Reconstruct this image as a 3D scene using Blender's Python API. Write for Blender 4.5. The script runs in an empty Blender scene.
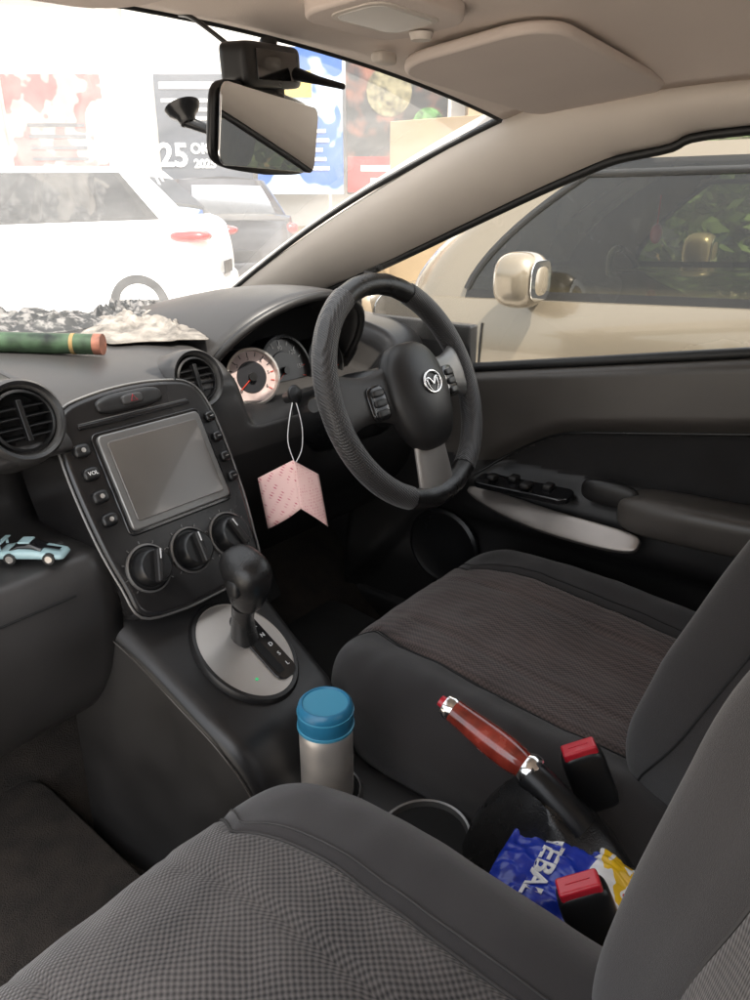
import bpy, bmesh, math, random
from mathutils import Vector, Matrix, noise
random.seed(3)
scene=bpy.context.scene
COL=scene.collection
V=Vector
def T(x,y,z): return Matrix.Translation((x,y,z))
def R(a,ax): return Matrix.Rotation(math.radians(a),4,ax)
def frame(o,X,Y,Z):
    X=V(X).normalized();Y=V(Y).normalized();Z=V(Z).normalized();o=V(o)
    return Matrix(((X.x,Y.x,Z.x,o.x),(X.y,Y.y,Z.y,o.y),(X.z,Y.z,Z.z,o.z),(0,0,0,1)))
def sm(a,b,x):
    t=max(0,min(1,(x-a)/(b-a))); return t*t*(3-2*t)
# ---------------- materials
def mat(name,col,rough=.5,metal=0,bump=None,var=None,spec=.5,coat=0,emis=0,sheen=0):
    m=bpy.data.materials.new(name); m.use_nodes=True; nt=m.node_tree; N=nt.nodes; L=nt.links
    p=N['Principled BSDF']; c=(*col,1) if len(col)==3 else col
    p.inputs['Base Color'].default_value=c; p.inputs['Roughness'].default_value=rough
    p.inputs['Metallic'].default_value=metal; p.inputs['Specular IOR Level'].default_value=spec
    p.inputs['Coat Weight'].default_value=coat
    if sheen: p.inputs['Sheen Weight'].default_value=sheen
    tc=N.new('ShaderNodeTexCoord')
    if var:
        n=N.new('ShaderNodeTexNoise'); n.inputs['Scale'].default_value=var[0]; n.inputs['Detail'].default_value=6
        L.new(tc.outputs['Object'],n.inputs['Vector'])
        r=N.new('ShaderNodeMapRange'); r.inputs[1].default_value=.3;r.inputs[2].default_value=.7
        r.inputs[3].default_value=1-var[1]; r.inputs[4].default_value=1+var[1]
        L.new(n.outputs['Fac'],r.inputs[0])
        vm=N.new('ShaderNodeVectorMath'); vm.operation='SCALE'; vm.inputs[0].default_value=c[:3]
        L.new(r.outputs[0],vm.inputs['Scale']); L.new(vm.outputs[0],p.inputs['Base Color'])
        r2=N.new('ShaderNodeMapRange'); r2.inputs[1].default_value=.3;r2.inputs[2].default_value=.7
        r2.inputs[3].default_value=max(.02,rough-.1); r2.inputs[4].default_value=min(1,rough+.1)
        L.new(n.outputs['Fac'],r2.inputs[0]); L.new(r2.outputs[0],p.inputs['Roughness'])
    if bump:
        n=N.new('ShaderNodeTexNoise'); n.inputs['Scale'].default_value=bump[0]; n.inputs['Detail'].default_value=3
        L.new(tc.outputs['Object'],n.inputs['Vector'])
        b=N.new('ShaderNodeBump'); b.inputs['Strength'].default_value=bump[1]; b.inputs['Distance'].default_value=bump[2] if len(bump)>2 else .001
        L.new(n.outputs['Fac'],b.inputs['Height']); L.new(b.outputs['Normal'],p.inputs['Normal'])
    return m
def weave(name,c1,c2,period,vert=False,fine=.3,stripe=None):
    m=mat(name,c1,.9,sheen=.25); nt=m.node_tree;N=nt.nodes;L=nt.links;p=N['Principled BSDF']
    tc=N.new('ShaderNodeTexCoord'); s=N.new('ShaderNodeSeparateXYZ'); L.new(tc.outputs['Object'],s.inputs[0])
    def M(op,a,b=None):
        n=N.new('ShaderNodeMath'); n.operation=op
        for i,x in enumerate((a,b)):
            if x is None: continue
            if isinstance(x,(int,float)): n.inputs[i].default_value=x
            else: L.new(x,n.inputs[i])
        return n.outputs[0]
    k=2*math.pi/period
    a=M('SINE',M('MULTIPLY',s.outputs[0],k))
    o=M('SUBTRACT',s.outputs[1],s.outputs[2])
    if vert: o=M('SUBTRACT',s.outputs[2],M('MULTIPLY',s.outputs[1],.4))
    b=M('SINE',M('MULTIPLY',o,k))
    v=M('ADD',M('MULTIPLY',M('MULTIPLY',a,b),.5),.5)
    n=N.new('ShaderNodeTexNoise'); n.inputs['Scale'].default_value=9; n.inputs['Detail'].default_value=8
    L.new(tc.outputs['Object'],n.inputs['Vector'])
    v2=M('ADD',M('MULTIPLY',v,.75),M('MULTIPLY',M('SUBTRACT',n.outputs['Fac'],.45),.9))
    if stripe:
        st=M('SINE',M('MULTIPLY',s.outputs[0],2*math.pi/stripe))
        v2=M('ADD',v2,M('MULTIPLY',st,.22))
    mx=N.new('ShaderNodeMix'); mx.data_type='RGBA'
    mx.inputs[6].default_value=(*c1,1); mx.inputs[7].default_value=(*c2,1)
    L.new(v2,mx.inputs[0]); L.new(mx.outputs[2],p.inputs['Base Color'])
    bp=N.new('ShaderNodeBump'); bp.inputs['Strength'].default_value=.6; bp.inputs['Distance'].default_value=.0012
    L.new(v,bp.inputs['Height']); L.new(bp.outputs['Normal'],p.inputs['Normal'])
    return m
def glassmat(name,tint,dust_haze,dust_haze_col=(.9,.9,.9),gloss=.4,scale=4):
    m=bpy.data.materials.new(name); m.use_nodes=True; nt=m.node_tree;N=nt.nodes;L=nt.links
    N.clear(); out=N.new('ShaderNodeOutputMaterial')
    t=N.new('ShaderNodeBsdfTransparent'); t.inputs[0].default_value=(*tint,1)
    g=N.new('ShaderNodeBsdfGlossy'); g.inputs['Roughness'].default_value=.02
    fr=N.new('ShaderNodeFresnel'); fr.inputs[0].default_value=1.45
    m1=N.new('ShaderNodeMixShader')
    mm=N.new('ShaderNodeMath');mm.operation='MULTIPLY';mm.inputs[1].default_value=gloss
    L.new(fr.outputs[0],mm.inputs[0]);L.new(mm.outputs[0],m1.inputs[0]);L.new(t.outputs[0],m1.inputs[1]);L.new(g.outputs[0],m1.inputs[2])
    d=N.new('ShaderNodeBsdfDiffuse'); d.inputs[0].default_value=(*dust_haze_col,1)
    tr=N.new('ShaderNodeBsdfTranslucent'); tr.inputs[0].default_value=(*dust_haze_col,1)
    m2=N.new('ShaderNodeMixShader'); m2.inputs[0].default_value=.55; L.new(d.outputs[0],m2.inputs[1]);L.new(tr.outputs[0],m2.inputs[2])
    tc=N.new('ShaderNodeTexCoord'); n=N.new('ShaderNodeTexNoise'); n.inputs['Scale'].default_value=scale; n.inputs['Detail'].default_value=9; n.inputs['Roughness'].default_value=.65
    L.new(tc.outputs['Object'],n.inputs['Vector'])
    r=N.new('ShaderNodeMapRange'); r.inputs[1].default_value=.35;r.inputs[2].default_value=.75;r.inputs[3].default_value=dust_haze*.6;r.inputs[4].default_value=dust_haze*1.6
    L.new(n.outputs['Fac'],r.inputs[0])
    m3=N.new('ShaderNodeMixShader'); L.new(r.outputs[0],m3.inputs[0]);L.new(m1.outputs[0],m3.inputs[1]);L.new(m2.outputs[0],m3.inputs[2])
    L.new(m3.outputs[0],out.inputs[0]); return m

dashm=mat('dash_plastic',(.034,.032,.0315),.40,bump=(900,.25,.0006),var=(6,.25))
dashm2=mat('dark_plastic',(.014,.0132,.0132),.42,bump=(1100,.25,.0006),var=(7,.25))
blackm=mat('black_plastic',(.008,.008,.0085),.34,var=(9,.2))
glossb=mat('gloss_black',(.010,.010,.011),.12,coat=.3)
pitm=mat('pit_black',(.004,.004,.004),.9)
stackm=mat('stack_plastic',(.020,.019,.0193),.27,bump=(1000,.12,.0004),var=(5,.2))
doorm=mat('door_plastic',(.064,.057,.051),.40,bump=(900,.25,.0006),var=(6,.18))
doorfab=mat('door_fabric',(.011,.0097,.0097),.9,bump=(1500,.5,.001),sheen=.2,var=(14,.15))
silver=mat('silver_trim',(.52,.49,.46),.36,metal=.75,bump=(2200,.08,.0003),var=(8,.08))
trimm=mat('door_silver_trim',(.36,.325,.30),.38,metal=.7,bump=(2200,.08,.0003),var=(8,.12))
silverd=mat('dark_silver',(.22,.215,.21),.35,metal=.7,var=(8,.1))
chrome=mat('chrome',(.8,.8,.8),.12,metal=1)
steel=mat('brushed_steel',(.82,.76,.70),.40,metal=.75,var=(30,.06))
bluecap=mat('blue_cap',(.025,.175,.31),.35,var=(20,.1))
bluecap2=mat('blue_cap_top',(.06,.29,.44),.3)
headl=mat('headliner_fabric',(.70,.60,.53),.95,bump=(700,.4,.001),var=(3,.05))
pillm=mat('pillar_plastic',(.58,.52,.46),.6,bump=(900,.25,.0006),var=(4,.06))
visorm=mat('visor_fabric',(.62,.535,.48),.9,bump=(900,.3,.001),var=(5,.05))
boltm=mat('bolster_fabric',(.036,.0315,.031),.95,bump=(1600,.6,.001),sheen=.3,var=(8,.2))
boltm2=mat('bolster_fabric_driver',(.021,.0182,.018),.95,bump=(1600,.6,.001),sheen=.25,var=(8,.2))
meshm=weave('seat_mesh_fabric',(.015,.013,.013),(.155,.137,.128),.0064,stripe=None)
meshv=weave('seat_mesh_fabric_back',(.015,.013,.013),(.155,.137,.128),.0064,vert=True)
meshd=weave('seat_stripe_fabric',(.027,.018,.016),(.118,.082,.073),.0060,stripe=.0135)
meshdv=weave('seat_stripe_fabric_back',(.027,.018,.016),(.118,.082,.073),.0060,vert=True)
pipem=mat('piping_thread',(.010,.010,.010),.8)
pipel=mat('piping_light',(.060,.056,.054),.8)
leather=mat('leather',(.013,.0125,.0125),.28,bump=(600,.5,.001),var=(12,.2))
coverm=weave('wheel_cover',(.010,.0095,.0095),(.040,.036,.036),.0045,vert=True)
coverm.node_tree.nodes['Principled BSDF'].inputs['Roughness'].default_value=.36
carpet=mat('carpet',(.026,.020,.016),1,bump=(500,1,.004),var=(30,.5))
whitem=mat('white_print',(.75,.75,.75),.6)
redm=mat('red_plastic',(.50,.015,.03),.3,coat=.3)
woodm=mat('red_wood',(.24,.030,.018),.2,coat=.8,var=(45,.45))
rubber=mat('rubber',(.018,.018,.018),.6,var=(20,.2))
screenm=mat('screen_glass',(.095,.085,.076),.18,spec=.8,coat=.6,var=(3,.3))
mirrorm=mat('mirror_glass',(.85,.85,.85),.01,metal=1)
sealm=mat('rubber_seal',(.010,.010,.010),.5)
wind=glassmat('windscreen_glass',(.96,.98,.97),.13,(.97,.96,.94),.30,5)  # dusty film that also stands in for whitish glare haze on the glass
sideg=glassmat('side_glass',(.95,.96,.94),.03,(.9,.85,.75),.6,6)

# ---------------- mesh helpers
def parent(o,p):
    if p is None: return
    o.parent=p
    if p.type=='EMPTY': o.matrix_parent_inverse=Matrix.Translation(-p.location)
def mk(name,verts,faces,mats,par=None,M=None,smooth=True,idx=None,bevel=0,sub=0,solid=0,ang=42,segs=3):
    me=bpy.data.meshes.new(name)
    if M is not None: verts=[M@V(v) for v in verts]
    me.from_pydata([tuple(v) for v in verts],[],faces)
    if not isinstance(mats,(list,tuple)): mats=[mats]
    for m in mats: me.materials.append(m)
    if idx: me.polygons.foreach_set('material_index',idx)
    me.polygons.foreach_set('use_smooth',[smooth]*len(me.polygons))
    me.validate(); me.update()
    bm=bmesh.new(); bm.from_mesh(me); bmesh.ops.recalc_face_normals(bm,faces=bm.faces); bm.to_mesh(me); bm.free()
    if smooth and not bevel and not sub:
        try: me.set_sharp_from_angle(angle=math.radians(ang))
        except Exception: pass
    o=bpy.data.objects.new(name,me); COL.objects.link(o); parent(o,par)
    if solid:
        s=o.modifiers.new('s','SOLIDIFY'); s.thickness=solid; s.offset=0
    if bevel:
        b=o.modifiers.new('b','BEVEL'); b.width=bevel; b.segments=segs; b.limit_method='ANGLE'; b.angle_limit=math.radians(35); b.harden_normals=True
    return o
def box(name,size,M,m,par=None,bevel=.002,taper=1,segs=3):
    x,y,z=[s/2 for s in size]
    vs=[(-x,-y,-z),(x,-y,-z),(x,y,-z),(-x,y,-z),(-x*taper,-y*taper,z),(x*taper,-y*taper,z),(x*taper,y*taper,z),(-x*taper,y*taper,z)]
    fs=[(0,3,2,1),(4,5,6,7),(0,1,5,4),(1,2,6,5),(2,3,7,6),(3,0,4,7)]
    return mk(name,vs,fs,m,par,M,bevel=bevel,segs=segs)
def lathe(name,prof,M,m,par=None,seg=40,sx=1,sy=1,idxs=None,ang=42,caps=True):
    vs=[];fs=[];idx=[]
    for r,z in prof:
        for k in range(seg):
            a=2*math.pi*k/seg; vs.append((r*math.cos(a)*sx,r*math.sin(a)*sy,z))
    for i in range(len(prof)-1):
        for k in range(seg):
            k2=(k+1)%seg; fs.append((i*seg+k,i*seg+k2,(i+1)*seg+k2,(i+1)*seg+k)); idx.append(idxs[i] if idxs else 0)
    if caps and prof[0][0]>1e-6: fs.append(tuple(range(seg))[::-1]); idx.append(idxs[0] if idxs else 0)
    if caps and prof[-1][0]>1e-6: fs.append(tuple((len(prof)-1)*seg+k for k in range(seg))); idx.append(idxs[-1] if idxs else 0)
    return mk(name,vs,fs,m,par,M,idx=idx if idxs else None,ang=ang)
def catmull(pts,n=6,closed=False):
    P=[V(p) for p in pts]; out=[]; L=len(P); rng=L if closed else L-1
    for i in range(rng):
        g=lambda k:P[k%L] if closed else P[max(0,min(L-1,k))]
        p0,p1,p2,p3=g(i-1),g(i),g(i+1),g(i+2)
        for j in range(n):
            t=j/n; out.append(.5*((2*p1)+(p2-p0)*t+(2*p0-5*p1+4*p2-p3)*t*t+(3*p1-p0-3*p2+p3)*t**3))
    if not closed: out.append(P[-1])
    return out
def tube(name,pts,rad,m,par=None,seg=12,closed=False,M=None,smoothn=0):
    if smoothn: pts=catmull(pts,smoothn,closed)
    P=[V(p) for p in pts]; n=len(P); rads=rad if isinstance(rad,(list,tuple)) else [rad]*n
    if len(rads)!=n:
        src=list(rads); rads=[]
        for i in range(n):
            q=i/(n-1)*(len(src)-1); a=min(len(src)-2,int(q)); rads.append(src[a]*(1-(q-a))+src[a+1]*(q-a))
    vs=[];fs=[]; up=None
    for i in range(n):
        if closed: t=(P[(i+1)%n]-P[i-1]).normalized()
        else: t=(P[min(n-1,i+1)]-P[max(0,i-1)]).normalized()
        if up is None:
            a=V((0,0,1)) if abs(t.z)<.9 else V((1,0,0)); up=(a-t*a.dot(t)).normalized()
        else: up=(up-t*up.dot(t)).normalized()
        s=t.cross(up)
        for k in range(seg):
            a=2*math.pi*k/seg; vs.append(P[i]+(up*math.cos(a)+s*math.sin(a))*rads[i])
    for i in range(n if closed else n-1):
        for k in range(seg):
            a=i*seg+k;b=i*seg+(k+1)%seg;c=((i+1)%n)*seg+(k+1)%seg;d=((i+1)%n)*seg+k; fs.append((a,b,c,d))
    if not closed: fs.append(tuple(range(seg))[::-1]); fs.append(tuple((n-1)*seg+k for k in range(seg)))
    return mk(name,vs,fs,m,par,M,ang=60)
def rr(w,h,r,n=6):
    pts=[]
    for cx,cy,a0 in ((w/2-r,h/2-r,0),(-w/2+r,h/2-r,90),(-w/2+r,-h/2+r,180),(w/2-r,-h/2+r,270)):
        for k in range(n+1):
            a=math.radians(a0+90*k/n); pts.append((cx+r*math.cos(a),cy+r*math.sin(a)))
    return pts
def extr(name,out,depth,M,m,par=None,bevel=.001,ang=42):
    n=len(out); vs=[(x,y,0) for x,y in out]+[(x,y,-depth) for x,y in out]
    fs=[tuple(range(n)),tuple(range(n,2*n))[::-1]]+[(i,(i+1)%n,n+(i+1)%n,n+i) for i in range(n)]
    return mk(name,vs,fs,m,par,M,bevel=bevel)
def loft(name,rings,m,par=None,M=None,cap=True,closed=True,solid=0,sub=0,ang=42):
    n=len(rings[0]);vs=[p for r in rings for p in r];fs=[]
    for i in range(len(rings)-1):
        for k in range(n if closed else n-1):
            fs.append((i*n+k,i*n+(k+1)%n,(i+1)*n+(k+1)%n,(i+1)*n+k))
    if cap and closed: fs.append(tuple(range(n))[::-1]); fs.append(tuple((len(rings)-1)*n+k for k in range(n)))
    return mk(name,vs,fs,m,par,M,solid=solid,sub=sub,ang=ang)
def grid(name,fn,nu,nv,m,par=None,solid=0,mf=None,ang=60):
    vs=[fn(i/nu,j/nv) for j in range(nv+1) for i in range(nu+1)]
    fs=[];idx=[]
    for j in range(nv):
        for i in range(nu):
            a=j*(nu+1)+i; fs.append((a,a+1,a+nu+2,a+nu+1)); idx.append(mf((i+.5)/nu,(j+.5)/nv) if mf else 0)
    return mk(name,vs,fs,m,par,idx=idx if mf else None,solid=solid,ang=ang)
PP=[0,0,0]
def sq(p,a,b):
    x,y,z=p; s=((abs(x)**a+abs(y)**a)**(b/a)+abs(z)**b)**(1/b); return (x/s,y/s,z/s)
def pillow(name,half,M,m,par=None,n=14,a=4,b=4,disp=None,mf=None,ang=60):
    d={};vs=[];fs=[];idx=[]
    def g(p):
        k=tuple(round(c*1000) for c in p)
        if k in d: return d[k]
        q=sq(p,a,b); PP[:]=p
        vs.append(V(disp(*q)) if disp else V((q[0]*half[0],q[1]*half[1],q[2]*half[2])))
        d[k]=len(vs)-1; return d[k]
    for ax in range(3):
        for sg in (-1,1):
            for i in range(n):
                for j in range(n):
                    c=[];cen=[0,0,0]
                    for di,dj in ((0,0),(1,0),(1,1),(0,1)):
                        p=[0,0,0];p[ax]=sg;p[(ax+1)%3]=-1+2*(i+di)/n;p[(ax+2)%3]=-1+2*(j+dj)/n; c.append(g(p))
                        for w in range(3): cen[w]+=p[w]/4
                    fs.append(tuple(c))
                    if mf: idx.append(mf(*cen))
    return mk(name,vs,fs,m,par,M,idx=idx if mf else None,ang=ang)
def text(name,s,size,M,m,par=None,ex=.0003,align='CENTER',bold=0,warp=None):
    c=bpy.data.curves.new(name,'FONT'); c.body=s; c.size=size; c.extrude=ex; c.align_x=align; c.align_y='CENTER'; c.offset=bold; c.resolution_u=3
    o=bpy.data.objects.new('tmp',c); COL.objects.link(o); bpy.context.view_layer.update()
    me=bpy.data.meshes.new_from_object(o.evaluated_get(bpy.context.evaluated_depsgraph_get()))
    bpy.data.objects.remove(o)
    if warp:
        for v in me.vertices: v.co=warp(v.co)
    else: me.transform(M)
    me.materials.clear(); me.materials.append(m)
    ob=bpy.data.objects.new(name,me); COL.objects.link(ob); parent(ob,par); return ob
def empty(name,loc,label,cat,group=None):
    o=bpy.data.objects.new(name,None); o.location=loc; COL.objects.link(o); o['label']=label;o['category']=cat
    o.empty_display_size=.1
    if group:o['group']=group
    return o

# ================= CAMERA
cam=bpy.data.cameras.new('camera'); co=bpy.data.objects.new('camera',cam); COL.objects.link(co)
co.location=(-.55,-.21,1.20); co.rotation_euler=(math.radians(90-22),0,math.radians(-52))
cam.sensor_fit='VERTICAL'; cam.sensor_height=36; cam.lens=.74*36; cam.clip_start=.01; cam.clip_end=500
scene.camera=co
scene.view_settings.view_transform='Standard'

# ================= OUR CAR
CAR=empty('car',(0,0,.25),'dark car cabin with two front seats, seen through its open door','car')
floor=grid('floor_pan',lambda u,v:(-.68+1.42*u,-1.9+2.9*v,.29+.015*noise.noise(V((u*9,v*14,0)))+ (.25*sm(.89,1,v))),30,50,carpet,CAR)
box('firewall',(1.5,.04,.75),T(0,1.02,.62),pitm,CAR)
box('kick_panel',(.03,.55,.72),T(.70,.80,.62),dashm2,CAR,.005)
box('door_sill',(.10,2.8,.08),T(-.68,-.45,.31),dashm2,floor,.02)
box('door_sill',(.10,2.8,.10),T(.70,-.45,.31),dashm2,floor,.02)
for sg in (-1,1):  # unseen rear sides of the cabin, added to block fill light from behind
    box('rear_door_panel',(.06,1.15,.62),T(sg*.70,-1.33,.66),doorm,CAR,.02)
    box('centre_pillar',(.06,.09,1.0),T(sg*.665,-.70,.83)@R(sg*-6,'Y'),pillm,CAR,.02)
pillow('rear_seat',(.60,.25,.10),T(0,-1.25,.52),boltm2,CAR,20,5,3)  # unseen bench and tailgate, likewise added to cut light from the rear
pillow('rear_backrest',(.60,.09,.34),T(0,-1.52,.80)@R(20,'X'),boltm2,CAR,20,5,3)
box('tailgate_panel',(1.3,.05,.75),T(0,-1.9,.66),dashm2,CAR,.02)
# --- windscreen
def wp(u,v):
    s=u*2-1; hw=.5+(.60-.5)*v
    y=.38+.756*v+.07*(1-s*s)*(.25+v*.75); z=1.31-.32*v+.044*(1-s*s)*(1-v)+.025*math.sin(math.pi*v)
    return (s*hw,y,z)
ws=grid('windscreen',wp,24,16,wind,CAR)
tube('windscreen_seal',[wp(1,k/20) for k in range(21)],.0055,sealm,ws,8)
tube('windscreen_seal',[wp(0,k/20) for k in range(21)],.0055,sealm,ws,8)
tube('windscreen_seal',[V(wp(k/30,0))+V((0,.004,.0)) for k in range(31)],.004,sealm,ws,8)
# --- headliner
def hp(u,v):
    s=u*2-1; y0=wp(u,0)[1]-.003; y=y0+(-1.75-y0)*v
    zc=1.352+.012*sm(0,.15,v)
    if v==0: z=wp(u,0)[2]
    else: z=zc-.03*abs(s)**3-.006*max(0,1-v*20)
    return (s*.5,y,z)
hl=grid('headliner',hp,40,60,headl,CAR,solid=.004)
def side(sg):
    Wp=catmull([(.60,1.136,.99),(.553,.78,1.155),(.5,.38,1.306),(.5,.2,1.325),(.5,-.1,1.332),(.5,-1.75,1.33)],8)
    Sp=catmull([(.675,.98,.99),(.64,.71,1.085),(.566,.31,1.232),(.556,.17,1.268),(.556,-.1,1.292),(.556,-1.75,1.30)],8)
    rings=[]
    for w,s in zip(Wp,Sp):
        d=(s-w); inward=V((-1,-.25,-.35)).normalized()
        ring=[]
        for k in range(9):
            t=k/8; ring.append(w+d*t+inward*(.022*math.sin(math.pi*t)**.7))
        out=V((.05,.02,.03))
        ring+= [s+out*.7,w+out]
        rings.append([(p.x*sg,p.y,p.z) for p in ring])
    rf=loft('roof_pillar',rings,pillm,CAR,ang=50)
    tube('door_seal',[(p.x*sg,p.y,p.z) for p in [q+V((.008,0,-.004)) for q in Sp]],.007,sealm,rf,8)
side(1); side(-1)
box('roof_panel',(1.22,2.15,.012),T(0,-.70,1.41),pillm,CAR,.003)
def rect_slab(name,o,ux,uy,w,h,th,m,par,r=.02,bev=.006):
    ux=V(ux).normalized(); uy=V(uy); uy=(uy-ux*uy.dot(ux)).normalized(); n=ux.cross(uy)
    return extr(name,rr(w,h,r,6),th,frame(V(o)+n*th/2,ux,uy,n),m,par,bev)
rect_slab('sun_visor',(.335,.235,1.333),(1,.0,-.05),(0,1,-.11),.36,.185,.012,visorm,hl,.05,.005)
pillow('visor_clip',(.015,.008,.006),T(.150,.325,1.337),pillm,hl,6)
rect_slab('sun_visor',(-.335,.235,1.333),(1,.0,.05),(0,1,-.11),.36,.185,.012,visorm,hl,.05,.005)
ml=extr('map_lamp',rr(.135,.10,.03,6),.02,frame((.042,.240,1.3435),(1,0,0),(0,-1,.06),(0,0,-1)),visorm,hl,.004)
extr('lamp_lens',rr(.085,.05,.014,6),.004,frame((.035,.235,1.342),(1,0,0),(0,-1,.06),(0,0,-1)),mat('lamp_lens',(.6,.57,.53),.12,coat=.5),ml,.001)
extr('lamp_frame',rr(.095,.06,.018,6),.004,frame((.035,.235,1.3426),(1,0,0),(0,-1,.06),(0,0,-1)),pillm,ml,.001)
lathe('lamp_switch',[(0,.006),(.009,.006),(.011,0)],frame((.094,.240,1.342),(1,0,0),(0,-1,0),(0,0,-1)),pillm,ml,20)
# --- rear view mirror
mc=V((.003,.350,1.260)); nx=V((.93,.36,0)).normalized(); nn=V((.34,-.90,-.12)); nn=(nn-nx*nn.dot(nx)).normalized(); uy=nn.cross(nx)
MM=frame(mc,nx,uy,nn)
def md(x,y,z): return V((x*.112,y*.037*(1-.08*abs(x)),z*.008-.002-.010*max(0,-z)*(1-x*x)*(1-y*y)))
mi=pillow('rearview_mirror',(0,0,0),MM,blackm,CAR,14,6,3,disp=md)
extr('mirror_glass',[(x,y*(1-.6*abs(x))) for x,y in rr(.217,.067,.012,8)],.002,MM@T(0,0,.0068),mirrorm,mi,.0006)
tube('mirror_stalk',[MM@V((0.02,0,-.014)),(.035,.380,1.30),(.05,.392,1.345)],[.007,.006,.009],blackm,mi,12)
# --- dashboard shell
top=[(1.20,.985),(1.0,1.0),(.85,1.0),(.74,.992),(.67,.977),(.640,.955)]
pprof=[(1.20,.985),(1.0,1.0),(.85,1.0),(.74,.992),(.66,.975),(.622,.95)]+[(.600,.932),(.605,.921),(.64,.915),(.72,.905),(.735,.86),(.72,.815),(.64,.803),(.585,.803),(.558,.795),(.545,.74),(.55,.68),(.575,.61),(.64,.54),(.8,.49)]
dprof=top+[(.633,.93),(.628,.91),(.624,.89),(.62,.87),(.618,.85),(.618,.83),(.618,.80),(.62,.775),(.625,.75),(.64,.71),(.66,.68),(.69,.64),(.73,.6),(.8,.55)]
def shell(name,prof,x0,x1,par,nx_=20,m=dashm,cut=False,mf=None):
    P=catmull([(0,y,z) for y,z in prof],4); n=len(P)-1
    def fn(u,v):
        p=P[round(v*n)]; x=x0+(x1-x0)*u; f=(x/.7)**2; z=p.z
        if cut:
            w=sm(.185,.225,x)*(1-sm(.56,.60,x)); k=w*(1-sm(.74,.80,p.y))*sm(.865,.90,z)
            z-=k*.085*min(1,(z-.865)/.08)
        return (x,p.y,z-.012*f)
    return grid(name,fn,nx_,n,m,par,solid=.003,mf=mf)
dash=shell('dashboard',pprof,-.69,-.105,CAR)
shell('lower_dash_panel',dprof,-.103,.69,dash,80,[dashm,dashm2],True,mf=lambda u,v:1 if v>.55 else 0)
tube('glovebox_seam',[(-.66,.5485,.765),(-.4,.546,.765),(-.16,.5455,.765)],.0016,pitm,dash,6)
# --- centre stack
SX=.003
MS=frame((SX,.555,.815),(1,0,0),(0,.447,.894),(0,-.894,.447))
out=catmull([(-.094,.168,0),(-.05,.178,0),(0,.181,0),(.05,.178,0),(.094,.168,0),(.114,.140,0),(.120,.08,0),(.117,.0,0),(.109,-.06,0),(.098,-.105,0),(.05,-.118,0),(0,-.12,0),(-.05,-.118,0),(-.100,-.105,0),(-.110,-.06,0),(-.118,0,0),(-.120,.08,0),(-.114,.140,0)],4,True)
st=extr('centre_stack',[(p.x,p.y) for p in out],.13,MS,stackm,dash,.008)
tube('stack_trim',[(p.x*1.015,p.y*1.005,-.005) for p in out],.0018,silverd,st,8,True,M=MS)
pillow('hazard_pod',(.05,.013,.008),MS@T(-.005,.160,.0),dashm2,st,10,3,3)
pillow('hazard_button',(.016,.007,.006),MS@T(-.005,.160,.006),dashm,st,8)
tri=[(0,.0045),(-.0045,-.0035),(.0045,-.0035)]
tube('hazard_mark',[(x,y,0) for x,y in tri],.0005,redm,st,6,True,M=MS@T(-.005,.160,.0122))
box('disc_slot',(.17,.006,.004),MS@T(-.003,.1400,.0008),glossb,st,.0015)
box('slot_shine',(.165,.0012,.0014),MS@T(-.003,.1445,.0008),silverd,st,0)
bez=extr('screen_bezel',rr(.160,.128,.008,5),.012,MS@T(.007,.0605,.008),silverd,st,.003)
extr('screen',rr(.140,.106,.004,5),.004,MS@T(.007,.0605,.0098),screenm,bez,.001)
extr('screen_rim',rr(.170,.138,.010,5),.012,MS@T(.007,.0605,.003),glossb,bez,.002)
labels=['','VOL','','']
for i,v in enumerate((.112,.082,.052,.022)):
    for sg in (-1,1):
        bx=-.0955 if sg<0 else .1045
        b=pillow('radio_button',(.0110,.0085,.006) if sg<0 else (.008,.0075,.006),MS@T(bx,v,.003),blackm,st,8,3,3)
        if sg<0 and labels[i]: text('button_lettering',labels[i],.0070,MS@T(bx,v,.0095),whitem,b)
        elif sg<0: lathe('button_icon',[(.0022,0),(.0030,.0003),(.0022,.0006)],MS@T(bx,v,.009),silver,b,16)
        else: box('button_icon',(.006,.001,.0004),MS@T(bx,v,.0093),silver,b,0)
for i,u in enumerate((-.070,-.003,.062)):
    MK=MS@T(u,-.052,0)
    k=lathe('climate_knob',[(.0315,-.002),(.0315,.003),(.029,.004),(.027,.002),(.024,.002),(.0225,.02),(.020,.0225),(0,.0225)],MK,[blackm,silverd],st,36,idxs=[1,1,0,0,0,0,0,0])
    box('knob_grip',(.008,.042,.012),MK@R(20*(i-1),'Z')@T(0,0,.026),dashm2,k,.003)
    box('knob_pointer',(.0016,.012,.0006),MK@R(20*(i-1),'Z')@T(0,.014,.0325),whitem,k,0)
    for j in range(9):
        a=math.radians(-130+260*j/8); 
        box('knob_tick',(.0012,.0035,.0006),MK@R(-math.degrees(a),'Z')@T(0,.0345,.001),silverd,k,0)
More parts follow.
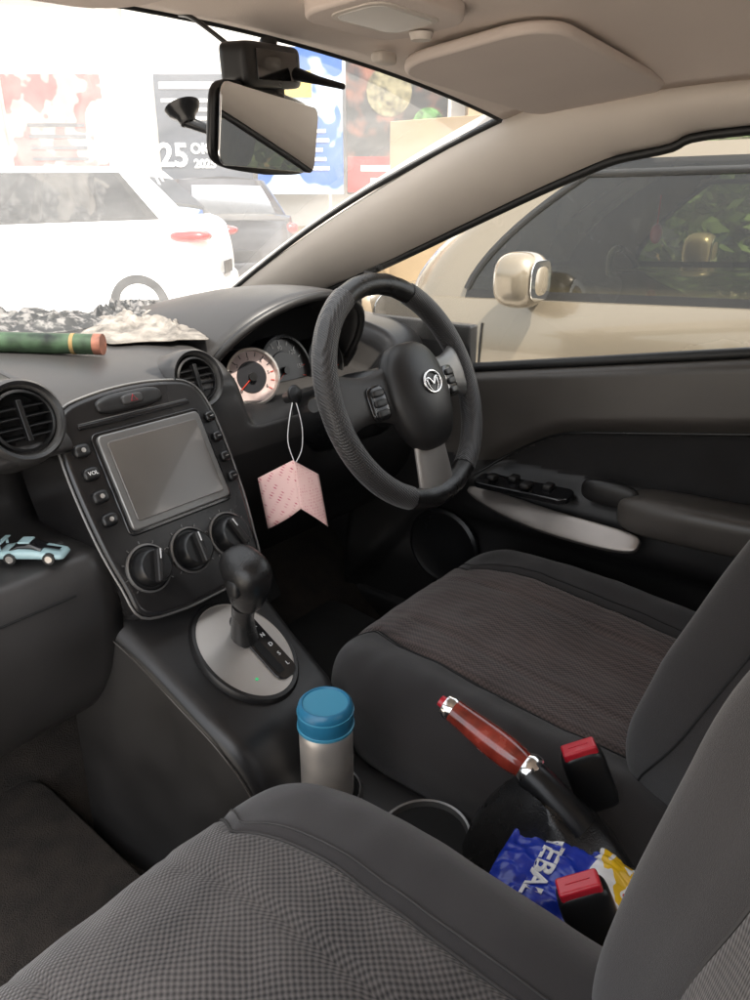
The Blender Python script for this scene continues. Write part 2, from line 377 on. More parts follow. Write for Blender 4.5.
# --- vents
def vent(x,y,z,r,yaw,par):
    n=V((math.sin(math.radians(yaw)),-1,.35)).normalized(); X=V((1,0,0)); X=(X-n*X.dot(n)).normalized(); Y=n.cross(X)
    Mv=frame((x,y,z),X,Y,n)
    o=lathe('air_vent',[(r*1.35,-.07),(r*1.30,-.02),(r*1.20,.002),(r*1.12,.006),(r*1.02,.004),(r*.96,-.004),(r*.92,-.03),(0,-.03)],Mv,[dashm,blackm,silverd,pitm],par,48,idxs=[0,0,0,1,2,1,3,3])
    lathe('vent_ring',[(r*.90,-.012),(r*.90,.0),(r*.82,.001),(r*.80,-.012)],Mv,blackm,o,40,caps=False)
    for k in (-.5,-.17,.17,.5):
        w=2*r*.84*math.sqrt(1-k*k); box('vent_slat',(w,.002,.014),Mv@T(0,k*r*.84,-.008)@R(18,'X'),blackm,o,.0006)
    box('vent_tab',(.006,r*1.2,.01),Mv@T(0,0,-.001),blackm,o,.001)
vent(-.154,.607,.968,.040,-3,dash)
vent(.120,.637,.963,.036,-3,dash)
# --- instrument binnacle
def hood(u,v):
    a=math.pi*(u); rx=.190-.02*v; rz=(.150)*(1-.75*v**1.5)
    y0=.745-.11*math.sin(a)**.8
    yy=y0+(1.0-y0)*v
    return (.385-rx*math.cos(a),yy,.905+(.03*v)+rz*math.sin(a)**.8+.045*v)
hd=grid('instrument_hood',hood,40,14,dashm,dash,solid=.012)
tube('hood_lip',[hood(k/40,0) for k in range(41)],.0072,dashm2,hd,10)
cl=box('instrument_cluster',(.36,.01,.2),T(.385,.765,.915)@R(-18,'X'),pitm,dash,.002)
gface=mat('gauge_face',(.42,.33,.315),.4,var=(40,.2)); gdark=mat('gauge_dark',(.02,.02,.023),.3); ggrey=mat('gauge_grey',(.025,.022,.022),.35)
gred=mat('gauge_red',(.45,.04,.02),.4)
for gx,gr,gy in ((.272,.042,.690),(.385,.056,.728),(.49,.042,.728)):
    L_=gx<.3
    gn=V((-.35 if L_ else 0,-.97,.25)).normalized(); gX=V((1,0,0)); gX=(gX-gn*gX.dot(gn)).normalized()
    MG=frame((gx,gy,.932 if L_ else .918),gX,gn.cross(gX),gn)
    g=lathe('gauge',[(gr*1.14,-.05),(gr*1.12,.010),(gr*1.03,.011),(gr,.002),(gr*.62,.0022),(gr*.6,.004),(0,.004)],MG,[blackm,silver if L_ else blackm,gface if L_ else ggrey,gdark],cl,40,idxs=[0,1,1,2,3,3,3])
    mkm=gdark if L_ else silverd
    for j in range(13):
        a=-130+260*j/12; box('gauge_tick',(.0014,gr*.16,.0005),MG@R(-a,'Z')@T(0,gr*.88,.003),mkm if j<10 else gred,g,0)
    for j in range(0,7):
        a=math.radians(90+130-260*j/6); text('gauge_number',str(j if gr<.05 else j*30),gr*.2,MG@T(gr*.72*math.cos(a),gr*.72*math.sin(a),.0026),mkm,g)
    box('gauge_needle',(.0012,gr*.7,.0008),MG@R(125,'Z')@T(0,gr*.35,.006),gred,g,0)
    lathe('needle_cap',[(.007,.004),(.007,.010),(0,.010)],MG,blackm,g,16)
# --- steering wheel
al=math.radians(24); SW=V((.368,.447,.927))
MW=frame(SW,(1,0,0),(0,math.sin(al),math.cos(al)),(0,-math.cos(al),math.sin(al)))
RR=.170
sw=tube('steering_wheel',[(RR*math.cos(2*math.pi*k/96),RR*math.sin(2*math.pi*k/96),0) for k in range(96)],[.0165+.0005*math.sin(k*1.9) for k in range(96)],[leather],CAR,18,True,M=MW)
def arc(a0,a1,r,n=20): return [(RR*math.cos(math.radians(a0+(a1-a0)*k/n)),RR*math.sin(math.radians(a0+(a1-a0)*k/n)),0) for k in range(n+1)]
for a0,a1 in ((115,245),(-60,60)):
    tube('wheel_cover',arc(a0,a1,RR,40),.0182,coverm,sw,20,M=MW)
def hubd(x,y,z):
    w=.068*(1-.22*max(0,-y)-.10*max(0,y)); return V((x*w,y*.084-.014,z*.026+.018+ .010*(1-x*x)*(1-y*y)*max(0,z)))
hub=pillow('wheel_hub',(0,0,0),MW,dashm2,sw,18,3.0,3,disp=hubd)
EM=MW@T(0,.000,.0545)
em=tube('emblem',[(.0205*math.cos(2*math.pi*k/40),.0165*math.sin(2*math.pi*k/40),0) for k in range(40)],.0019,chrome,hub,8,True,M=EM)
tube('emblem_wing',[(-.0198,.0020,0),(-.0140,.0062,0),(-.0080,.0055,0),(-.0035,.0005,0),(0,-.0035,0),(.0035,.0005,0),(.0080,.0055,0),(.0140,.0062,0),(.0198,.0020,0)],[.0008,.0016,.0024,.0023,.0022,.0023,.0024,.0016,.0008],chrome,em,8,M=EM,smoothn=4)
tube('emblem_wing',[(-.0125,.0045,0),(-.0120,-.0035,0),(-.0090,-.0100,0),(-.0045,-.0145,0)],[.0014,.0012,.0010,.0006],chrome,em,8,M=EM,smoothn=4)
tube('emblem_wing',[(.0125,.0045,0),(.0120,-.0035,0),(.0090,-.0100,0),(.0045,-.0145,0)],[.0014,.0012,.0010,.0006],chrome,em,8,M=EM,smoothn=4)
for sg in (-1,1):
    ring=[]
    for k in range(9):
        t=k/8; x=sg*(.050+(RR-.050)*t); h=.046-.014*math.sin(math.pi*t)+.010*t*t; zc=.012*(1-t)+.0*t; th=.012-.003*t
        cy=-.002+.012*t
        ring.append([(x,cy+h*c,zc+th*s) for c,s in [(math.cos(q)*abs(math.cos(q))**-.3 if abs(math.cos(q))>1e-3 else 0,math.sin(q)) for q in [2*math.pi*j/16 for j in range(16)]]])
    sp=loft('wheel_spoke',ring,silverd if sg>0 else dashm,sw,MW)
    pillow('spoke_panel',(.019,.026,.004),MW@T(sg*.094,-.006,.0185)@R(sg*6,'Y'),glossb,sw,8)
    for yy in (.008,-.007,-.022):
        pillow('wheel_button',(.012,.0055,.004),MW@T(sg*.094,yy,.0225)@R(sg*6,'Y'),dashm2,sw,6)
ring=[]
for k in range(9):
    t=k/8; y=-.07-(RR-.078)*t; w=.036+.010*t; zc=.014*(1-t)
    ring.append([(w*math.cos(q)*abs(math.cos(q)+1e-9)**-.4,y,zc+.008*math.sin(q)) for q in [2*math.pi*(j+.5)/20 for j in range(20)]])
bs=loft('wheel_spoke',ring,silver,sw,MW)
extr('spoke_slot',[(-.012,-.100),(.012,-.100),(.015,-.130),(-.015,-.130)],.004,MW@T(0,0,.0155)@R(6,'X'),pitm,sw,.001)
col=loft('steering_column',[[ (SW.x+w*math.cos(q),SW.y+yy+0*math.sin(q),SW.z-z0+h*math.sin(q)) for q in [2*math.pi*j/20 for j in range(20)]] for yy,z0,w,h in ((.035,.02,.045,.045),(.05,.025,.058,.055),(.12,.05,.062,.06),(.25,.11,.06,.06))],blackm,dash)
tube('wiper_stalk',[(.31,.52,.905),(.25,.50,.92),(.20,.485,.932)],[.007,.006,.010],blackm,col,12)
tube('indicator_stalk',[(.42,.52,.905),(.48,.50,.92),(.53,.485,.932)],[.007,.006,.010],blackm,col,12)
kn=lathe('dash_knob',[(.009,-.05),(.009,-.005),(.014,0),(.0145,.008),(.012,.012),(0,.013)],frame((.222,.545,.934),(1,0,0),(0,.3,.95),(-.5,-.80,.3)),[blackm],dash,28)
# --- centre console
secs=[(.66,.126,.755),(.60,.124,.732),(.55,.118,.700),(.50,.108,.664),(.45,.103,.634),(.41,.100,.612),(.375,.096,.594),(.35,.090,.570),(.335,.086,.53),(.32,.084,.502),(.29,.083,.49),(.10,.083,.490),(0,.083,.51),(-.25,.083,.51),(-.9,.085,.51)]
rings=[]
for y,w,zt in secs:
    zb_=.29; ring=[]; r=.022
    for cx,cz,a0 in ((w-r,zt-r,0),(-w+r,zt-r,90)):
        for k in range(7):
            a=math.radians(a0+90*k/6); ring.append((cx+r*math.cos(a),y,cz+r*math.sin(a)))
    ring=[(w+.01,y,zb_)]+ring+[(-w-.01,y,zb_)]
    rings.append(ring)
con=loft('centre_console',rings,dashm2,CAR,ang=50)
tube('console_edge_glint',[(-.1275,.60,.705),(-.1155,.52,.665),(-.1055,.44,.615),(-.1005,.39,.585),(-.0935,.352,.545),(-.0885,.33,.50)],.0011,doorm,con,6,smoothn=5)  # lighter line along the console edge, painted in as its highlight
th=29
MG=T(.010,.450,.640)@R(th,'X')
gp=lathe('shifter_plate',[(.076,-.012),(.076,.0),(.073,.004),(.068,.0045),(.0675,.003),(0,.003)],MG,[dashm2,silver],con,56,sx=.88,sy=1.14,idxs=[0,0,0,1,1,1])
extr('shifter_gate',rr(.036,.118,.014,6),.004,MG@T(.024,-.008,.006),glossb,gp,.001)
extr('shifter_slot',rr(.012,.096,.004,4),.002,MG@T(.017,-.008,.0068),pitm,gp,0)
for i,c in enumerate('PRNDSL'):
    text('gate_letter',c,.0085,MG@T(.033,.038-i*.0175,.0068),whitem,gp)
lathe('indicator_dot',[(.0022,0),(.0022,.001),(0,.0012)],MG@T(-.018,-.045,.003),mat('green_dot',(.1,.8,.3),.4),gp,12)
sh=tube('shifter_lever',[(.022,.463,.648),(.015,.455,.685),(.008,.442,.715)],[.019,.015,.016],leather,con,16,smoothn=4)
def kd(x,y,z):
    w=.021+.008*sm(-.6,.7,z); return V((x*w,y*w*1.25+.008*max(0,z),z*.044))
pillow('shifter_knob',(0,0,0),T(.004,.428,.752)@R(16,'X')@R(-6,'Y'),leather,sh,16,2.6,3,disp=kd)
pillow('knob_button',(.006,.010,.012),T(-.022,.424,.755),dashm2,sh,8,3,3)
def cupring(x,y,z,r,sx=1):
    lathe('cup_holder',[(r*1.12,0),(r*1.12,.004),(r*1.05,.009),(r,.008),(r*.97,.001),(0,.001)],T(x,y,z),[silverd,pitm],con,44,sx=sx,idxs=[0,0,0,0,1,1],caps=False)
cupring(0,.297,.4905,.041); cupring(0.012,.155,.4905,.052,1.1)
# hand brake
hb=tube('hand_brake',[(.04,-.02,.598),(.04,.03,.630),(.04,.044,.637)],[.020,.018,.0165],blackm,CAR,16)
d0=V((.043,.040,.636)); d1=V((.043,.152,.672)); dd=(d1-d0)
tube('brake_ring',[d0-dd*.03,d0,d0+dd*.06,d0+dd*.10],[.0165,.0185,.0185,.016],chrome,hb,24)
tube('brake_grip',[d0+dd*(.10+.8*k/12) for k in range(13)],[.0145,.0160,.0170,.0174,.0176,.0174,.0170,.0164,.0158,.0152,.0146,.0140,.0135],woodm,hb,20)
tube('brake_collar',[d0+dd*.90,d0+dd*.93,d0+dd*1.0],[.0137,.0145,.0120],chrome,hb,20)
tube('brake_button',[d0+dd*1.0,d0+dd*1.06],[.007,.0065],redm,hb,16)
bt=[]
for t,(y,z,wx,wy) in enumerate(((-.010,.50,.055,.125),(-.005,.538,.052,.108),(-.002,.568,.046,.088),(.0,.590,.039,.070),(.004,.607,.031,.052),(.012,.622,.023,.034))):
    bt.append([(.04+wx*math.cos(q)*(1+.05*math.cos(q*6+t)),y+wy*math.sin(q),z+.004*math.sin(q*3+t)*(t>0)+.35*(wy*math.sin(q))*(t/5)) for q in [2*math.pi*j/28 for j in range(28)]])
loft('brake_boot',bt,leather,hb)
# ================= SEATS
def seat(cx,yc,zc,hx,hy,bc,nm,mi,mv,mb,lab,bolb,rec):
    hz=.085
    def cd(x,y,z):
        X=x*hx;Y=y*hy;Z=z*hz; zz=max(0,z); px=PP[0]
        bol=.030*math.exp(-((abs(x)-.80)/.17)**2)*zz
        dep=-.018*math.exp(-((y+.35)/.55)**2)*math.exp(-(x/.5)**2)*zz
        seam=-.007*math.exp(-((abs(px)-.60)/.018)**2)*zz
        seam+=-.004*math.exp(-((abs(px)-.32)/.014)**2)*zz
        wr=.0034*noise.noise(V((x*3+cx*9,y*4,z)))+.0024*noise.noise(V((x*8+cx*9,y*9,z)))
        X*=1-.06*max(0,y)**4
        return V((X,Y,Z+bol+dep+seam+wr+.02*y*zz))
    def mf(x,y,z):
        return 1 if (abs(x)<.60 and (z>.9 or (y>.9 and z>-.2))) else 0
    c=pillow(nm,(0,0,0),T(cx,yc,zc),[mb,mi],CAR,50,4.2,3.2,disp=cd,mf=mf)
    c['label']=lab
    for sg in (-1,1):
      for xo in (.60,.65):
        pts=[]
        for k in range(48):
            t=k/47*2.5
            p=(sg*xo,-.95+t,1) if t<1.95 else (sg*xo,1,1-(t-1.95)*2)
            q=sq(p,4.2,3.2); PP[:]=p
            pts.append(cd(*q)+V((cx,yc,zc+.001)))
        tube('seat_piping',pts,.0018 if xo<.61 else .0009,pipem if mb is boltm2 else pipel,c,6)
    pillow('seat_base',(.23,.24,.07),T(cx,yc-.01,zc-.13),dashm2,c,10,6,6)
    box('seat_side_trim',(.02,.34,.055),T(cx-math.copysign(.250,cx),yc-.03,zc-.095),blackm,c,.012)
    for sg in (-1,1): box('seat_rail',(.03,.46,.05),T(cx+sg*.18,yc,.32),blackm,c,.004)
    hx2=.255;hz2=.34
    def bd(x,y,z):
        tp=sm(.1,1,z); w=hx2*(1-.20*tp)*(1-.05*sm(.3,1,-z))
        X=x*w; Z=z*hz2; Y=y*.072; yy=max(0,y); px=PP[0]
        bol=bolb*math.exp(-((abs(x)-.84)/.17)**2)*yy*(1-.55*sm(.2,1,z))
        seam=-.006*math.exp(-((abs(px)-.60)/.018)**2)*yy
        dep=-.016*math.exp(-((z)/.5)**2)*math.exp(-(x/.45)**2)*yy
        wr=.003*noise.noise(V((x*3+cx*9,y,z*4)))
        return V((X,Y+bol+seam+dep+wr,Z))
    def mf2(x,y,z): return 1 if (abs(x)<.60 and y>.9) else 0
    MB=T(*bc)@R(rec,'X')
    b=pillow('seat_backrest',(0,0,0),MB,[mb,mv],c,50,4.5,3.2,disp=bd,mf=mf2)
    for sg in (-1,1):
        pts=[]
        for k in range(40):
            p=(sg*.60,1,-.95+1.9*k/39); PP[:]=p
            pts.append(MB@(bd(*sq(p,4.5,3.2))+V((0,.001,0))))
        tube('seat_piping',pts,.0018,pipel if mb is boltm else pipem,c,6)
        # seam along the side of the bolster
        pts=[]
        for k in range(40):
            p=(sg*1,.55,-.95+1.9*k/39); PP[:]=p
            pts.append(MB@(bd(*sq(p,4.5,3.2))+V((sg*.0005,0,0))))
        tube('seat_piping',pts,.0013,pipem,c,6)
    pillow('headrest',(.13,.05,.09),MB@T(0,.0,.47),mb,c,12,3,3)
    for sg in (-1,1): tube('headrest_post',[MB@V((sg*.06,0,.30)),MB@V((sg*.06,0,.42))],.006,chrome,c,10)
seat(-.338,-.005,.570,.262,.285,(-.352,-.262,.84),'passenger_seat',meshm,meshv,boltm,'dark grey seat with honeycomb mesh centre panel',.072,13)
seat(.358,.162,.508,.279,.285,(.372,-.180,.80),'driver_seat',meshd,meshdv,boltm2,'dark seat with striped brown-grey centre panel',.056,20)
# --- buckles
def buckle(p,roll,tilt,sc=1):
    Mb=T(*p)@R(-52,'Z')@R(-roll,'Y')@R(tilt,'X')
    b=pillow('seatbelt_buckle',(.0235*sc,.013*sc,.042*sc),Mb@T(0,0,-.042*sc),blackm,CAR,12,5,6)
    r=box('release_button',(.038*sc,.019*sc,.013),Mb@T(0,0,.0),redm,b,.003)
    box('button_rib',(.022*sc,.0012,.001),Mb@T(0,0,.0067),redm,r,.0003)
    tube('buckle_stalk',[Mb@V((0,0,-.08*sc)),Mb@V((0,-.005,-.13*sc)),Mb@V((0,-.0,-.17*sc))],[.011,.008,.008],blackm,b,12)
buckle((.102,.014,.640),22,-1,1.0)
buckle((-.070,-.060,.648),22,1,1.0)
# ================= DRIVER DOOR
def belt(y): return .985-.175*(y-.03)
def zb(y): return belt(y)-.105-1.1*max(0,y-.3)**1.5
def doorx(y,z):
    h=belt(y)-z
    x=.682
    b=belt(y)-zb(y)
    x-= .034*(1-sm(b-.012,b+.03,h))*sm(-.002,.014,h)
    x-= .045*math.exp(-((z-.66)/.06)**4)*sm(.62,.45,y)
    x-= .02*sm(.56,.45,z)
    return x
def dfn(u,v):
    y=-.75+1.55*u; zt=belt(y); z=.33+(zt-.33)*v
    return (doorx(y,z),y,z)
def dmf(u,v):
    y=-.75+1.55*u; z=.33+(belt(y)-.33)*v
    return 1 if (z<zb(y)-.02 and z>.735) else 0
door=grid('door',dfn,90,110,[doorm,doorfab,dashm2],CAR,mf=lambda u,v:(1 if dmf(u,v) else (2 if (.33+(belt(-.75+1.55*u)-.33)*v)<.735 else 0)),solid=.004)
tube('door_piping',[(doorx(y,zb(y)-.018)-.004,y,zb(y)-.018) for y in [-.7+1.26*k/40 for k in range(41)]],.003,blackm,door,8)
tube('window_seal',[(.672,-.75+1.5*k/10,belt(-.75+1.5*k/10)+.004) for k in range(11)],.009,sealm,door,8)
box('door_outer',(.02,1.5,.5),T(.80,0,.62),pitm,door,.002)
grid('window_sill',lambda u,v:(.664+.12*v,-.75+1.55*u,belt(-.75+1.55*u)-.003-.01*v),20,2,sealm,door)
def gl(u,v):
    y=-.75+1.5*u
    zt=1.30 if y<-.1 else (1.292-.35*(y+.1)**1.2*.6 if y<.31 else 1.232-(y-.31)*.367)
    if y>.71: zt=1.085-(y-.71)*.33
    z0=belt(y)-.02; z=z0+max(.01,(zt+.01-z0))*v
    return (.70-.135*((z-.9)/.4 if z>.9 else 0),y,z)
grid('window_glass',gl,30,8,sideg,door)
mk('mirror_corner_panel',[(.675,.80,belt(.80)-.01),(.675,.80,1.055),(.675,.98,.99),(.675,.98,.85),(.70,.80,belt(.80)-.01),(.70,.80,1.055),(.70,.98,.99),(.70,.98,.85)],[(0,1,2,3),(7,6,5,4),(0,4,5,1),(1,5,6,2),(2,6,7,3),(3,7,4,0)],blackm,door,bevel=.003)
pillow('armrest',(.045,.16,.036),T(.638,.02,.718)@R(-2,'X'),doorm,door,14,5,4)
ux=V((-.04,-.34,-.004)).normalized(); nn2=V((-.75,0,.66)); nn2=(nn2-ux*nn2.dot(ux)).normalized(); uy2=nn2.cross(ux)
MT=frame((.612,.305,.668),ux,uy2,nn2)
def strip(x,y,z):
    w=.022*(1-.45*max(0,-x)**2); return V((x*.178,y*w-.012*math.cos(x*1.4)+.006,z*.008))
pillow('armrest_trim',(0,0,0),MT,trimm,door,18,4,7,disp=strip)
sp=extr('switch_panel',rr(.19,.05,.018,6),.012,frame((.622,.36,.714),(0.02,-1,.03),(.95,0,.12),(-.1,0,.98)),glossb,door,.003)
for k in range(4):
    pillow('window_switch',(.013,.009,.006),T(.615+.02*(k%2),.42-.035*(k//1),.719),dashm2,sp,8,4,3)
pillow('door_pull',(.012,.05,.022),T(.628,.20,.735),dashm2,door,10,3,3)
pillow('door_pocket',(.03,.28,.07),T(.655,.25,.43),dashm2,door,12,5,4)
lathe('door_speaker',[(.085,0),(.085,.006),(.078,.010),(.07,.006),(0,.009)],frame((.662,.55,.52),(0,1,0),(0,0,1),(-1,0,0)),blackm,door,40)
om=pillow('side_mirror',(.095,.050,.070),T(.855,.86,.955)@R(-12,'Z'),mat('mirror_housing',(.20,.16,.11),.3,coat=.6),CAR,14,3,3)
extr('side_mirror_glass',[(x,y) for x,y in rr(.150,.105,.035,8)],.004,frame((.848,.810,.957),(.98,-.21,0),(0,0,1),(-.21,-.98,0)),mirrorm,om,.001)
box('side_mirror_foot',(.08,.04,.03),T(.75,.88,.925),blackm,om,.008)
for x in (.28,.40):
    pd=box('pedal',(.06 if x<.3 else .045,.012,.05 if x<.3 else .10),T(x,.83,.46)@R(-30,'X'),rubber,CAR,.004)
    tube('pedal_arm',[(x,.84,.47),(x,.90,.62)],.007,silverd,pd,8)
rect_slab('floor_mat',(.36,.55,.325),(1,0,0),(0,1,.1),.42,.5,.012,rubber,CAR,.05,.004)
rect_slab('floor_mat',(-.36,.55,.325),(1,0,0),(0,1,.1),.42,.5,.012,carpet,CAR,.05,.004)

# ================= LOOSE THINGS
TB=empty('thermos_bottle',(0,.297,.488),'brushed steel thermos bottle with blue screw cap','bottle')
lathe('bottle_body',[(.031,0),(.0335,.004),(.0335,.092),(.0335,.100),(.031,.106),(.031,.11)],T(0,.297,.493),steel,TB,48)
cp=lathe('bottle_cap',[(.033,.0),(.0345,.002),(.0345,.026),(.033,.032),(.030,.035),(.0285,.035),(.0275,.0330),(.014,.0325),(0,.0325)],T(0,.297,.599),[bluecap,bluecap2],TB,48,idxs=[0,0,0,0,0,0,1,1,1])
lathe('cap_ring',[(.0335,0),(.0356,.001),(.0356,.0045),(.0335,.0055)],T(0,.297,.598),bluecap2,cp,48,caps=False)
lathe('cap_ring',[(.0335,0),(.0353,.0006),(.0353,.0022),(.0335,.0028)],T(0,.297,.6205),bluecap2,cp,48,caps=False)
# toy car
TC=empty('toy_car',(-.178,.590,.803),'small pale blue toy sports car on the dashboard shelf','toy car')
MTc=T(-.178,.590,.808)@R(-52,'Z')@R(0,'X')
toyb=mat('toy_paint',(.36,.52,.55),.3,coat=.6); 
prof=[(-.037,.008,.013),(-.036,.014,.015),(-.024,.016,.016),(-.012,.0175,.016),(.004,.0165,.016),(.020,.0135,.016),(.034,.010,.015),(.0375,.007,.012)]
rg=[[(w*math.copysign(abs(math.cos(q))**.5,math.cos(q)),y,.0045+(h-.0045)*(.5+.5*math.copysign(abs(math.sin(q))**.5,math.sin(q)))) for q in [2*math.pi*(j+.5)/16 for j in range(16)]] for y,h,w in prof]
loft('toy_body',[[(p[1],p[0],p[2]) for p in r] for r in rg],toyb,TC,MTc,ang=50)
cab=[(-.024,.016,.012),(-.014,.0235,.0105),(.000,.0240,.0105),(.013,.0165,.012)]
rg=[[(y,w*math.copysign(abs(math.cos(q))**.6,math.cos(q)),.014+(h-.014)*(.5+.5*math.sin(q))) for q in [2*math.pi*(j+.5)/14 for j in range(14)]] for y,h,w in cab]
loft('toy_cabin',rg,glossb,TC,MTc,ang=50)
box('toy_roof',(.014,.017,.002),MTc@T(-.007,0,.0238),toyb,TC,.0008)
box('toy_stripe',(.020,.006,.0006),MTc@T(.022,0,.0150)@R(9,'Y'),glossb,TC,0)
box('toy_spoiler',(.006,.033,.0012),MTc@T(-.036,0,.0225),toyb,TC,.0004)
for sx in (-.022,.023):
    for sy in (-1,1):
        w=lathe('toy_wheel',[(.0035,-.0025),(.0070,-.0022),(.0070,.0022),(.0045,.0026),(.004,.0018),(0,.0018)],MTc@T(sx,sy*.0155,.007)@R(-90*sy,'X'),[rubber,silver],TC,20,idxs=[0,0,0,1,1,1])
for sy in (-1,1): box('toy_spoiler_stand',(.003,.001,.007),MTc@T(-.035,sy*.010,.019),toyb,TC,0)
# pink tag
PC=(.88,.58,.54,1)
pk=mat('pink_paper',(.88,.58,.54),.8); nt=pk.node_tree;N=nt.nodes;L=nt.links
tc=N.new('ShaderNodeTexCoord');br=N.new('ShaderNodeTexBrick')
br.inputs['Scale'].default_value=90; br.inputs['Color1'].default_value=PC;br.inputs['Color2'].default_value=(.60,.10,.16,1);br.inputs['Mortar'].default_value=PC;br.inputs['Mortar Size'].default_value=.09;br.inputs['Row Height'].default_value=.36;br.inputs['Brick Width'].default_value=.24
mp=N.new('ShaderNodeMapping'); mp.inputs['Rotation'].default_value=(math.radians(90),0,0)
L.new(tc.outputs['Object'],mp.inputs[0]);L.new(mp.outputs[0],br.inputs[0])
nz=N.new('ShaderNodeTexNoise');nz.inputs['Scale'].default_value=60;L.new(tc.outputs['Object'],nz.inputs[0])
rp=N.new('ShaderNodeMapRange');rp.inputs[1].default_value=.42;rp.inputs[2].default_value=.46;L.new(nz.outputs[0],rp.inputs[0])
mx=N.new('ShaderNodeMix');mx.data_type='RGBA';mx.inputs[6].default_value=PC;L.new(br.outputs[0],mx.inputs[7]);L.new(rp.outputs[0],mx.inputs[0]);L.new(mx.outputs[2],N['Principled BSDF'].inputs['Base Color'])
TG=empty('paper_tag',(.20,.53,.86),'folded pink paper card hanging on a white string','tag')
def flap(nm,a,b,c,d):
    return grid(nm,lambda u,v:tuple((V(a)*(1-u)+V(b)*u)*(1-v)+(V(d)*(1-u)+V(c)*u)*v+V((0,-.004*math.sin(u*3.1)*math.sin(v*2),0))),10,10,pk,TG,solid=.0006)
flap('card_flap',(.169,.577,.811),(.189,.521,.846),(.175,.495,.780),(.156,.547,.740))
flap('card_flap',(.189,.521,.846),(.220,.499,.820),(.206,.470,.747),(.175,.495,.780))
tube('tag_string',[(.213,.537,.935),(.197,.532,.905),(.190,.530,.872),(.193,.522,.842)],.0008,whitem,TG,6,smoothn=6)
tube('tag_string',[(.214,.537,.935),(.210,.520,.895),(.203,.515,.862),(.195,.520,.842)],.0008,whitem,TG,6,smoothn=6)
# snack packet
pkm=bpy.data.materials.new('packet_film'); pkm.use_nodes=True; nt=pkm.node_tree;N=nt.nodes;L=nt.links; p=N['Principled BSDF']; p.inputs['Roughness'].default_value=.22
tc=N.new('ShaderNodeTexCoord');nz=N.new('ShaderNodeTexNoise');nz.inputs['Scale'].default_value=14;nz.inputs['Distortion'].default_value=1.2;L.new(tc.outputs['Object'],nz.inputs[0])
cr=N.new('ShaderNodeValToRGB');cr.color_ramp.interpolation='CONSTANT'
e=cr.color_ramp.elements;e[0].color=(.02,.06,.45,1);e[0].position=0;e[1].color=(.80,.80,.80,1);e[1].position=.34
x=cr.color_ramp.elements.new(.48);x.color=(.80,.50,.02,1);x=cr.color_ramp.elements.new(.58);x.color=(.8,.8,.8,1);x=cr.color_ramp.elements.new(.62);x.color=(.65,.05,.03,1)
L.new(nz.outputs[0],cr.inputs[0]);L.new(cr.outputs[0],p.inputs['Base Color'])
SP=empty('snack_packet',(-.015,-.07,.51),'crumpled blue, white and yellow plastic packet between the seats','packet')
MP=T(-.012,-.072,.562)@R(4,'Z')@R(12,'X')@R(-8,'Y')
def psurf(X,Y):
    x,y=X/.060,Y/.112; zt=max(0,1-(abs(x)**6+abs(y)**6)**(2.2/6))**(1/2.2)
    return zt*.026*(1-abs(y)**3*.6)+crk(x,y)
def crk(x,y): return .007*noise.noise(V((x*3,y*4,2)))+.005*noise.noise(V((x*7,y*8,1)))+.003*abs(noise.noise(V((x*16,y*14,4))))
def pkd(x,y,z): return V((x*.060,y*.112,z*.026*(1-abs(y)**3*.6)+crk(x,y)))
blue_=mat('packet_blue',(.015,.04,.38),.2)
pillow('packet_body',(0,0,0),MP,[pkm,blue_],SP,40,6,2.2,disp=pkd,mf=lambda x,y,z:1 if y>.26+.10*x else 0)
def wrp(c):
    X,Y=-(c.x)-.004,-(c.y)+.070
    return MP@V((X,Y,psurf(X,Y)+.0012+c.z))
text('packet_lettering','TEBAL',.026,None,whitem,SP,ex=.0008,bold=.0006,warp=wrp)
# dash camera
DC=empty('dash_camera',(0,.36,1.32),'black dash camera clipped above the rear view mirror','dash camera')
MD=frame((.000,.350,1.314),nx,V((0,0,1)),nx.cross(V((0,0,1))))
pillow('camera_body',(.064,.018,.014),MD@R(6,'Z'),blackm,DC,12,8,8)
box('camera_screen',(.09,.024,.001),MD@R(6,'Z')@T(0,0,.0145),glossb,DC,.0004)
lathe('camera_lens',[(.011,-.01),(.011,.006),(.008,.007),(.007,.003),(0,.003)],MD@T(-.02,0,-.018)@R(180,'X'),glossb,DC,24)
tube('camera_arm',[(.039,.345,1.312),(.033,.31,1.303),(.026,.276,1.295)],[.006,.0035,.0025],blackm,DC,10)
tube('camera_cable',[(-.045,.345,1.325),(-.06,.37,1.345),(-.055,.395,1.352)],.002,blackm,DC,8,smoothn=4)
pillow('camera_clamp',(.012,.012,.009),MD@T(.02,-.020,.0),blackm,DC,8)
# suction mount
SM=empty('suction_mount',(.0,.47,1.29),'black suction cup holder arm stuck to the windscreen','phone mount')
wn=V((0,.42,.9)).normalized()
Wc=V((.012,.482,1.286))
lathe('suction_cup',[(.019,.006),(.016,.0),(.010,-.005),(.008,-.012),(0,-.012)],frame(Wc,(1,0,0),wn.cross(V((1,0,0))),wn),blackm,SM,28)
tube('mount_arm',[Wc+V((0,0,-.008)),Wc+V((.01,-.03,-.018)),(.012,.41,1.262)],[.006,.005,.008],blackm,SM,10,smoothn=4)
pillow('mount_joint',(.010,.010,.010),T(-.0,.405,1.268),blackm,SM,8,2,2)
